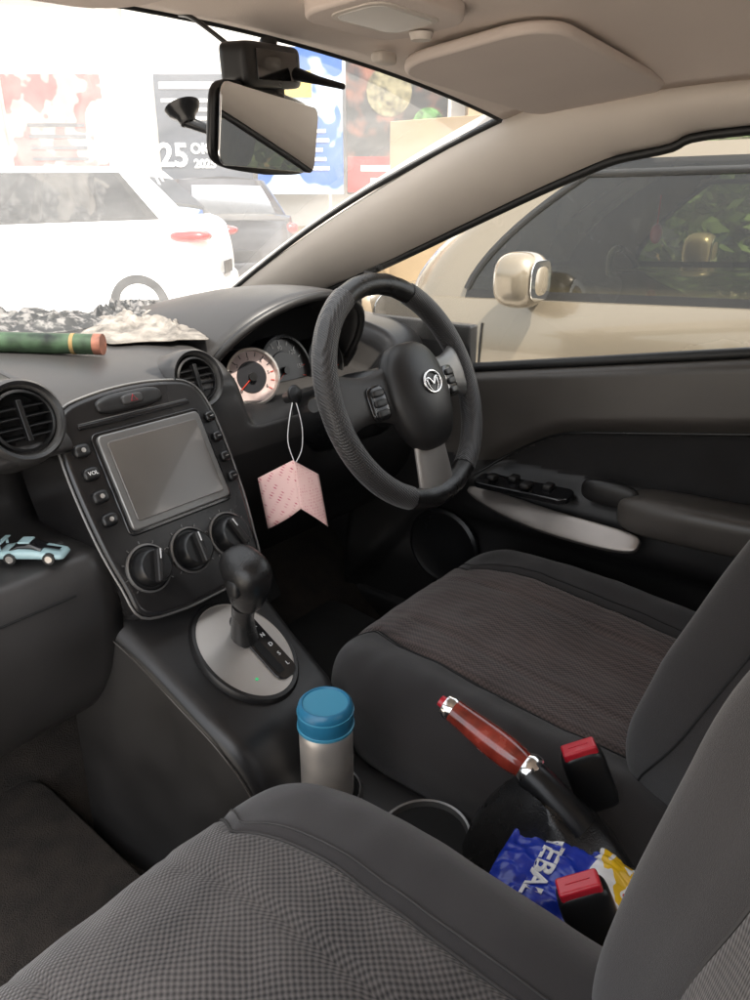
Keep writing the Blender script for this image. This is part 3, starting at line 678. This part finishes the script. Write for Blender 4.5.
# rolled tube on dash
RO=empty('rolled_magazine',(0,.8,.99),'rolled green magazine lying on the dashboard','magazine')
p0=V((-.12,.95,1.018));p1=V((.042,.742,1.012))
tube('magazine_roll',[p0,p1],.0145,mat('magazine_green',(.025,.048,.024),.4,var=(35,.9)),RO,28)
tube('magazine_band',[p1-(p1-p0)*.16,p1-(p1-p0)*.14],.0149,mat('magazine_gold',(.25,.16,.06),.4),RO,28)
tube('magazine_edge',[p1-(p1-p0)*.04,p1+(p1-p0)*.004],.0149,mat('magazine_brown',(.18,.07,.045),.5,var=(60,.5)),RO,28)
def cloth(nm,lab,cat,cx,cy,w,d,h,ang_,m,seed,z0=.998):
    c,s=math.cos(math.radians(ang_)),math.sin(math.radians(ang_))
    def fn(u,v):
        a=(u-.5)*w;b=(v-.5)*d
        a+=.02*noise.noise(V((u*4,v*4,seed+5)));b+=.02*noise.noise(V((u*4,v*4,seed+9)))
        e=min(1,min(u,1-u)*6)*min(1,min(v,1-v)*6)
        z=z0+.004+e*(h*abs(noise.noise(V((u*5,v*5,seed))))+h*.6*abs(noise.noise(V((u*13,v*11,seed+2))))+.3*h)
        return (cx+a*c-b*s,cy+a*s+b*c,z)
    o=grid(nm,fn,60,40,m,None,solid=.0015); o['label']=lab;o['category']=cat
    return o
def spots(name,c1,c2,sc,th,soft=.03):
    m=mat(name,c1,.5);nt=m.node_tree;N=nt.nodes;L=nt.links
    tc=N.new('ShaderNodeTexCoord');nz=N.new('ShaderNodeTexNoise');nz.inputs['Scale'].default_value=sc;nz.inputs['Detail'].default_value=2;L.new(tc.outputs['Object'],nz.inputs[0])
    cr=N.new('ShaderNodeValToRGB');cr.color_ramp.elements[0].position=th;cr.color_ramp.elements[1].position=th+soft
    cr.color_ramp.elements[0].color=(*c1,1);cr.color_ramp.elements[1].color=(*c2,1)
    L.new(nz.outputs[0],cr.inputs[0]);L.new(cr.outputs[0],N['Principled BSDF'].inputs['Base Color']);return m
cl1=mat('cloth_pale',(.20,.18,.16),.8,bump=(300,.5,.002),var=(40,.6))
cl2=spots('cloth_spotted',(.035,.035,.035),(.18,.17,.165),75,.48,.14)
cloth('dash_cloth','pale crumpled cloth draped over the dashboard top','cloth',.205,.865,.20,.26,.019,-40,cl1,1)
cloth('plastic_bag','black and white crumpled plastic bag by the windscreen','plastic bag',.05,1.02,.36,.14,.026,-8,cl2,7)
cloth('plastic_bag','black and white crumpled plastic bag by the windscreen','plastic bag',.27,.99,.16,.14,.026,20,cl2,17)

# ================= OUTSIDE
GZ=-.08
g=mk('ground',[(-150,-150,GZ),(150,-150,GZ),(150,150,GZ),(-150,150,GZ)],[(0,1,2,3)],mat('concrete_ground',(.40,.37,.33),.9,bump=(20,.4,.01),var=(1.2,.18)),smooth=False); g['kind']='structure'

def ringp(hw,yf,yr,cf,cr,nF=8,nC=6,nS=24,nR=8):
    h=[]
    for k in range(nF): h.append(((hw-cf)*k/nF,yf,'F',k/nF))
    for k in range(nC): a=math.radians(90-90*k/nC); h.append((hw-cf+cf*math.cos(a),yf-cf+cf*math.sin(a),'CF',k/nC))
    for k in range(nS): h.append((hw,(yf-cf)+((yr+cr)-(yf-cf))*k/nS,'S',k/nS))
    for k in range(nC): a=math.radians(-90*k/nC); h.append((hw-cr+cr*math.cos(a),yr+cr+cr*math.sin(a),'CR',k/nC))
    for k in range(nR+1): h.append(((hw-cr)*(1-k/nR),yr,'R',k/nR))
    return h
def build_car(nm,lab,M,body,P,glassm,detail_seats=True):
    L2=P['L']/2;hw=P['hw'];belt0=P['belt'];rise=P.get('rise',.06)
    root=empty(nm,M.translation,lab,'car'); 
    ywf=P['ywf'];ywr=P['ywr'];yrf=P['yrf'];yrr=P['yrr'];H=P['H'];hoodz=P['hood']
    def ztop(y):
        b=belt0+rise*(ywf-y)/(ywf-ywr)
        if y>ywf: t=(y-ywf)/(L2-ywf); return belt0-(belt0-hoodz)*(t**1.6)
        if y<ywr: t=(ywr-y)/(ywr+L2); return b-.12*min(1,t)
        return b
    levels=[(0,.17,.94,.10),(.06,.16,.985,.05),(.28,0,1.0,0),(.5,0,1.0,.0),(.62,0,.992,.0),(.78,0,.985,.02),(.9,0,.975,.05),(1.0,0,.945,.08)]
    z0=.18; halves=[]
    for f,_,ws_,ins in levels:
        r=ringp(hw*ws_,L2-ins,-L2+ins*.7,P.get('cf',.45),P.get('cr',.28))
        halves.append([(x,y,z0+(ztop(y)-z0)*f,t,k) for x,y,t,k in r])
    nh=len(halves[0]); vs=[];fs=[];idx=[]
    for h in halves:
        for x,y,z,_,_ in h: vs.append((x,y,z))
    off=len(vs)
    for h in halves:
        for x,y,z,_,_ in h: vs.append((-x,y,z))
    for l in range(len(halves)-1):
        for k in range(nh-1):
            mi_=1 if l<1 else 0
            a=l*nh+k; fs.append((a,a+1,a+nh+1,a+nh)); idx.append(mi_)
            a+=off; fs.append((a+1,a,a+nh,a+nh+1)); idx.append(mi_)
    l=len(halves)-1; ncr=6; rows=[]
    for k in range(nh):
        x,y,z,_,_=halves[l][k]; row=[l*nh+k]
        for c in range(1,ncr):
            t=c/ncr; xx=x*(1-2*t); vs.append((xx,y,z+.035*(1-(1-2*t)**2)*min(1,x/.3))); row.append(len(vs)-1)
        row.append(off+l*nh+k); rows.append(row)
    for k in range(nh-1):
        for c in range(ncr): fs.append((rows[k][c],rows[k][c+1],rows[k+1][c+1],rows[k+1][c])); idx.append(0)
    bd=mk('body',vs,fs,[body,blackm],root,M,idx=idx,ang=38)
    G=[]; nt_=12
    b0=ringp(hw*.925,ywf,ywr,P.get('gcf',.30),.22); r0=ringp(hw*.925-P.get('tumble',.17),yrf,yrr,P.get('gcr',.16),.16)
    pw_=P.get('arch',1.0)
    for t in range(nt_+1):
        f=t/nt_; row=[]
        for (x0,y0,s,k),(x1,y1,_,_) in zip(b0,r0):
            zb_=ztop(y0)-.01; bul=.045*math.sin(math.pi*f*.9)
            fy=f**pw_
            x=x0+(x1-x0)*f**1.25; y=y0+(y1-y0)*fy; z=zb_+(H-.05-zb_)*f
            if s=='F': y+=bul*.6
            if s=='R': y-=bul*.6
            row.append((x,y,z+(0.02*(1-(x/hw)**2)*f),s,k))
        G.append(row)
    def add(d,q):
        vs_,fs_=d; b=len(vs_); vs_.extend(q); fs_.append((b,b+1,b+2,b+3))
    panels={'pillar':([],[]),'trim':([],[])}
    bp=P.get('bpil',[(.46,.52)]); ks=P.get('kstart',.02); noft=P.get('noft',False)
    for sgn in (1,-1):
        for t in range(nt_):
            for k in range(nh-1):
                q=[G[t][k],G[t][k+1],G[t+1][k+1],G[t+1][k]]
                s=q[0][3];kk=q[0][4]; f=(t+.5)/nt_
                key='pillar'
                if s in('F',) and .06<f<.9: key='windscreen'
                elif s=='CF' and .06<f<.9 and kk<.3: key='windscreen'
                elif s=='R' and .12<f<.85: key='rear_window'
                elif s=='S' and f<(.90 if noft else .93) and kk>(ks if noft else ks-.04):
                    key='trim'
                    if .05<f<.90 and kk<.93 and kk>ks:
                        bm_=[b for b in bp if b[0]<=kk<b[1]]
                        key='trim' if bm_ else ('side_window'+('.f' if kk<bp[0][0] else '.r')+('r' if sgn>0 else 'l'))
                if key not in panels: panels[key]=([],[])
                qq=[(sgn*p[0],p[1],p[2]) for p in q]
                if sgn<0: qq=qq[::-1]
                add(panels[key],qq)
    for key,(vv,ff) in panels.items():
        if not ff: continue
        m_={'pillar':body,'trim':sealm}.get(key,glassm)
        n_={'pillar':'pillar','trim':'window_trim'}.get(key,key.split('.')[0])
        o=mk(n_,vv,ff,m_,root,M)
        bm=bmesh.new();bm.from_mesh(o.data);bmesh.ops.remove_doubles(bm,verts=bm.verts,dist=.0005);bmesh.ops.recalc_face_normals(bm,faces=bm.faces);bm.to_mesh(o.data);bm.free()
    if noft:
        ki=next(i for i in range(nh) if G[0][i][3]=='S' and G[0][i][4]>ks); ke=max(i for i in range(nh) if G[0][i][3]=='S' and G[0][i][4]<=.96)
        tt=int(.90*nt_)
        for sgn in (1,-1):
            pth=[G[t][ki] for t in range(1,tt+1)]+[G[tt][k] for k in range(ki+1,ke+1)]
            tube('window_seal_strip',[M@V((sgn*(p[0]+.002),p[1],p[2])) for p in pth],.011,sealm,root,8)
    vs=[];fs=[];row=G[-1]
    for k in range(nh):
        x,y,z,_,_=row[k]
        for c in range(9):
            t=1-2*c/8; vs.append((x*t,y,z+.035*(1-t*t)*min(1,x/.3)))
    for k in range(nh-1):
        for c in range(8): a=k*9+c; fs.append((a,a+1,a+10,a+9))
    mk('roof',vs,fs,body,root,M,ang=60)
    for y in (L2-P.get('fo',.72),-L2+P.get('ro',.70)):
        for sg in (-1,1):
            Mx=M@T(sg*(hw-.10),y,.31)@R(90*sg,'Y')
            lathe('wheel_arch',[(.375,-.05),(.375,.1065),(.345,.110),(.34,.05),(0,.05)],Mx,[body,pitm],root,40,idxs=[1,0,1,1,1])  # inner disc painted black in place of the shaded wheel recess
            w=lathe('wheel',[(.20,-.09),(.30,-.085),(.31,-.05),(.31,.07),(.295,.095),(.215,.10),(.205,.09)],Mx@T(0,0,.005),rubber,root,40)
            lathe('rim',[(.205,.085),(.2,.095),(.19,.07),(.06,.06),(.05,.085),(0,.085)],Mx@T(0,0,.005),silver,w,30)
            for j in range(5):
                box('rim_spoke',(.04,.15,.02),Mx@R(72*j,'Z')@T(0,.12,.085),silver,w,.005)
    for sg in (-1,1):
        pillow('headlight',(.14,.16,.075),M@T(sg*(hw-.20),L2-.22,hoodz-.02),mat('lamp_clear',(.7,.7,.72),.08,coat=1),root,10,3,2.5)
        pillow('tail_light',(.10,.12,.075) if not P.get('tl') else P['tl'],M@T(sg*(hw-.12),-L2+.16,belt0-.06),mat('tail_red',(.30,.01,.01),.15,coat=.8),root,10,3,2.5)
        ym=P.get('ym',ywf-.45)
        mr=pillow('wing_mirror',(.080,.070,.078),M@T(sg*(hw+.05),ym,belt0+.09),body,root,14,2.8,2.8)
        box('mirror_arm',(.10,.05,.03),M@T(sg*(hw-.02),ym+.01,belt0+.025),sealm,mr,.006)
        extr('mirror_face',rr(.12,.11,.035,6),.003,M@frame((sg*(hw+.055),ym-.066,belt0+.092),(1,0,0),(0,0,1),(0,-1,0)),mirrorm,mr,.001)
        for yy in P.get('handles',(-.25,-1.0)):
            pillow('door_handle',(.014,.085,.014),M@T(sg*(hw*.985+.004),yy,belt0-.085),body,root,8,3,3)
        for yy in P.get('seams',(.55,-.42)):
            tube('door_seam',[M@V((sg*(hw*q+.001),yy,z)) for q,z in ((.985,.32),(1.0,.5),(1.0,.62),(.992,.68),(.985,ztop(yy)-.14),(.976,ztop(yy)-.07))],.003,pitm,root,6)
    pillow('bumper',(hw*.97,.16,.16),M@T(0,L2-.12,.40),body,root,12,5,3)
    pillow('bumper',(hw*.97,.14,.17),M@T(0,-L2+.10,.42),body,root,12,5,3)
    box('licence_plate',(.44,.012,.13),M@T(0,-L2-.045,.62),blackm,root,.003)
    if detail_seats:
        fab=mat('car_seat_fabric',(.06,.055,.05),.9)
        for sx in (-.36,.36):
            pillow('seat',(.24,.10,.34),M@T(sx,-.15,.78)@R(14,'X'),fab,root,10,4,3)
            pillow('headrest',(.12,.05,.09),M@T(sx,-.24,1.2),fab,root,8,3,3)
        pillow('dash_panel',(hw*.85,.2,.12),M@T(0,.95,.86),fab,root,10,5,3)
        tube('car_steering_wheel',[(M@T(.36,.62,.93)@R(66,'X'))@V((.18*math.cos(2*math.pi*k/32),.18*math.sin(2*math.pi*k/32),0)) for k in range(32)],.014,blackm,root,8,True)
        tube('mirror_charm_string',[M@V((.0,.42,1.30)),M@V((.0,.42,1.20))],.003,redm,root,6)
        pillow('mirror_charm',(.03,.02,.035),M@T(.0,.42,1.17),redm,root,8,2,2)
    return root
tint=glassmat('tinted_glass',(.46,.45,.34),.012,(.7,.65,.5),1.3,3)
tintd=glassmat('dark_tinted_glass',(.12,.13,.14),.05,(.7,.7,.7),1.0,3)
paintN=mat('champagne_paint',(.205,.172,.125),.26,metal=.4,coat=.8,var=(1.5,.05))
NP=dict(L=3.7,hw=.82,belt=.98,rise=.10,ywf=1.07,ywr=-1.62,yrf=.52,yrr=-1.35,H=1.47,hood=.74,ym=.50,handles=(-.40,-1.1),seams=(.66,-.44),bpil=[(.54,.60)],gcf=.22,gcr=.14,arch=1.7,kstart=.03,noft=True)
NC=build_car('parked_car','champagne silver hatchback parked alongside with dark windows',T(2.32,.32,GZ),paintN,NP,tint)
cr_,hr_=V((.616,-.788,0)),V((.788,.616,0))
def place(s,D): return V((-.55,-.21,0))+(hr_+cr_*s)*D
white=mat('white_paint',(.82,.82,.82),.3,coat=.8)
pr=place(-.224,7.6)
hd2=-cr_
Mwh=frame((0,0,0),hd2.cross(V((0,0,1))),hd2,(0,0,1)); Mwh.translation=(pr+hd2*2.1+hr_*.9)+V((0,0,GZ))
WP=dict(L=4.3,hw=.89,belt=1.02,rise=.10,ywf=1.15,ywr=-1.95,yrf=.35,yrr=-1.45,H=1.62,hood=.88,ym=.72,tl=(.16,.20,.06))
build_car('parked_car','white crossover parked on the forecourt with red tail light',Mwh,white,WP,tintd,detail_seats=False)
pb=place(-.171,10.2); hd3=(hr_*.8-cr_*.45).normalized()
Mbk=frame((0,0,0),hd3.cross(V((0,0,1))),hd3,(0,0,1)); Mbk.translation=(pb+hd3*1.9)+V((0,0,GZ))
black=mat('dark_paint',(.03,.03,.035),.25,coat=.8)
BP=dict(L=4.0,hw=.84,belt=1.0,rise=.10,ywf=1.0,ywr=-1.8,yrf=.3,yrr=-1.4,H=1.58,hood=.85)
build_car('parked_car','black hatchback parked facing the building',Mbk,black,BP,tintd,detail_seats=False)

# building
BD=13.0; bc=V((-.55,-.21,GZ))+hr_*BD
MBd=frame(bc,cr_,V((0,0,1)),-hr_)
BL=empty('building',bc,'pale shop building with posters and columns','building')
wallm=mat('painted_wall',(.72,.69,.64),.9,bump=(30,.3,.004),var=(2,.10))
tanm=mat('tan_wall',(.34,.25,.15),.9,bump=(30,.3,.004),var=(2,.12))
box('wall',(30,7.5,.3),MBd@T(-2,3.75,-.15),wallm,BL,.0)
for i,u in enumerate((-9,-6,-3.5,1.6,4.6,7.6,10.6)):
    box('column',(.38,7.2,.36),MBd@T(u,3.6,.18),tanm if u>0 else wallm,BL,.02)
box('cornice',(30,.35,.5),MBd@T(-2,7.3,.253),wallm,BL,.03)
awn=box('awning',(9,.10,1.6),MBd@T(-8.2,5.4,.9)@R(10,'X'),mat('awning_red',(.5,.28,.25),.7),BL,.01)
glassw=mat('shop_glass',(.06,.07,.075),.08,coat=.5)
for i,u in enumerate((3.1,6.1,9.1)):
    w=extr('shop_window',rr(2.1,1.9,.03,2),.06,MBd@T(u,2.2,.032),glassw,BL,.005)
    for dx in (-1.05,-.0,1.05): box('window_frame',(.07,2.0,.08),MBd@T(u+dx,2.2,.045),silverd,w,.005)
    for dy in (-1,1): box('window_frame',(2.17,.07,.078),MBd@T(u,2.2+dy,.046),silverd,w,.005)
box('wainscot',(30,.9,.04),MBd@T(-2,.45,.021),tanm,BL,.004)
def poster(nm,lab,u0,u1,z0,z1,m,z=.42):
    e_=empty(nm,MBd@V(((u0+u1)/2,z0+.08,z)),lab,'poster')
    o=box('poster_sheet',(u1-u0,z1-z0,.03),MBd@T((u0+u1)/2,(z0+z1)/2+.08,z),m,e_,.003)
    return e_
D=13/12
pw=mat('poster_grey',(.06,.068,.085),.5,var=(2,.2))
e1=poster('banner','dark banner reading 25 OKT 2025 in white',-3.05*D,-1.75*D,1.35,2.95,pw)
text('banner_lettering','25',.46,MBd@T(-2.86*D,1.92,.445),whitem,e1,.004,bold=.012)
text('banner_lettering','OKT',.20,MBd@T(-2.42*D,2.02,.445),whitem,e1,.004,bold=.008)
text('banner_lettering','2025',.17,MBd@T(-2.42*D,1.81,.445),whitem,e1,.004,bold=.006)
box('banner_stripe',(1.25,.09,.004),MBd@T(-2.4*D,2.88,.445),whitem,e1,0)
for k in range(3): box('banner_line',(.9-.2*k,.05,.004),MBd@T(-2.55*D,2.68-.12*k,.445),whitem,e1,0)
pbm=spots('poster_blue',(.035,.11,.36),(.40,.50,.62),1.6,.5)
e2=poster('poster','blue and white advertising poster with small print',-1.68*D,-.45*D,1.3,3.3,pbm)
for k in range(5): box('poster_line',(.9-.1*(k%3),.05,.004),MBd@T(-1.06*D,1.75+.13*k,.445),whitem,e2,0)
box('poster_block',(.6,.35,.004),MBd@T(-1.15*D,2.9,.446),mat('poster_yellow',(.6,.42,.05),.5),e2,0)
pfm=spots('poster_food',(.03,.03,.03),(.22,.09,.06),3.2,.50,.2)
e3=poster('poster','dark food advertising poster with red lower band',-.40*D,1.02*D,1.3,3.6,pfm)
box('poster_band',(1.5,.5,.004),MBd@T(.31*D,1.66,.445),mat('poster_red',(.45,.02,.02),.5),e3,0)
for k in range(2): box('poster_line',(1.1-.3*k,.08,.004),MBd@T(.31*D,1.75-.18*k,.450),whitem,e3,0)
lathe('poster_plate',[(.34,0),(.34,.004),(0,.004)],MBd@T(.2*D,2.8,.440),mat('poster_dish',(.16,.14,.08),.6,var=(8,.9)),e3,30)
lathe('poster_plate',[(.24,0),(.24,.004),(0,.004)],MBd@T(.75*D,2.35,.440),mat('poster_green',(.08,.17,.06),.6,var=(10,.8)),e3,30)
e4=poster('poster','pale pink and white notice poster',-5.3*D,-3.9*D,1.6,3.0,spots('poster_pink',(.40,.36,.34),(.32,.10,.10),2.5,.5),.06)
for k in range(4): box('poster_line',(.9,.05,.004),MBd@T(-4.6*D,1.9+.16*k,.085),pw,e4,0)
e5=poster('poster','grey notice poster with dark lines of print',-7.2*D,-5.6*D,1.6,2.9,spots('poster_pale',(.42,.42,.42),(.12,.12,.14),1.8,.5),.06)
for k in range(5): box('poster_line',(1.1-.15*(k%2),.05,.004),MBd@T(-6.4*D,1.9+.16*k,.085),pw,e5,0)
sw_=box('boundary_wall',(14,.2,2.2),T(7.8,-1.0,GZ+1.1)@R(90,'Z'),tanm,None,.01); sw_['label']='tan rendered boundary wall behind the parked car'; sw_['category']='wall'
leafm=mat('leaves',(.06,.11,.03),.6,var=(3,.5))
barkm=mat('bark',(.12,.085,.06),.95,bump=(25,.8,.02),var=(5,.3))
def tree(x,y,h,r,seed):
    rnd=random.Random(seed); e_=empty('tree',(x,y,GZ),'leafy green tree behind the parked car','tree')
    b=V((x,y,GZ)); topz=h*.6
    tube('trunk',[b,b+V((.05,.03,topz*.4)),b+V((-.04,.06,topz*.8)),b+V((.02,0,h*.85))],[.16,.12,.09,.03],barkm,e_,12,smoothn=4)
    for k in range(7):
        a=rnd.random()*6.28; z=h*(.3+.4*rnd.random()); l=r*(.6+.4*rnd.random())
        p=b+V((0,0,z)); q=p+V((math.cos(a)*l,math.sin(a)*l,l*.5)); tube('limb',[p,(p+q)/2+V((0,0,.05)),q],[.05,.035,.012],barkm,e_,8,smoothn=3)
    vs=[];fs=[]
    cl=[(b+V((rnd.gauss(0,r*.5),rnd.gauss(0,r*.5),h*(.22+.7*rnd.random()))),.3+.35*rnd.random()) for _ in range(42)]
    for c,cr2 in cl:
        for _ in range(150):
            d=V((rnd.gauss(0,1),rnd.gauss(0,1),rnd.gauss(0,1))).normalized()*cr2*rnd.random()**.4
            p=c+d; t=V((rnd.gauss(0,1),rnd.gauss(0,1),rnd.gauss(0,.6))).normalized(); s=t.cross(V((rnd.gauss(0,1),rnd.gauss(0,1),rnd.gauss(0,1)))).normalized()
            l=.05+.04*rnd.random(); w=l*.4; k=len(vs); vs+= [p-t*l,p+s*w,p+t*l,p-s*w]; fs.append((k,k+1,k+2,k+3))
    mk('crown',vs,fs,leafm,e_,smooth=False)
tree(5.6,1.5,2.9,1.1,1); tree(5.2,.2,3.0,1.1,2)

# ================= LIGHT
w=bpy.data.worlds.new('World'); scene.world=w; w.use_nodes=True; nt=w.node_tree
sky=nt.nodes.new('ShaderNodeTexSky'); sky.sky_type='NISHITA'; sky.sun_disc=False
sd=V((-.34,-.94,0)).normalized()*math.cos(math.radians(58)); sd.z=math.sin(math.radians(58))
sky.sun_elevation=math.radians(58); sky.sun_rotation=math.atan2(sd.x,sd.y); sky.air_density=1.2; sky.dust_density=3.5
hs=nt.nodes.new('ShaderNodeHueSaturation'); hs.inputs['Saturation'].default_value=.22
nt.links.new(sky.outputs[0],hs.inputs['Color'])
nt.links.new(hs.outputs[0],nt.nodes['Background'].inputs[0]); nt.nodes['Background'].inputs[1].default_value=.56
sl=bpy.data.lights.new('sun','SUN'); sl.energy=13; sl.angle=math.radians(.5); sl.color=(1,.91,.80)
so=bpy.data.objects.new('sun',sl); COL.objects.link(so); so.rotation_euler=sd.to_track_quat('Z','Y').to_euler()
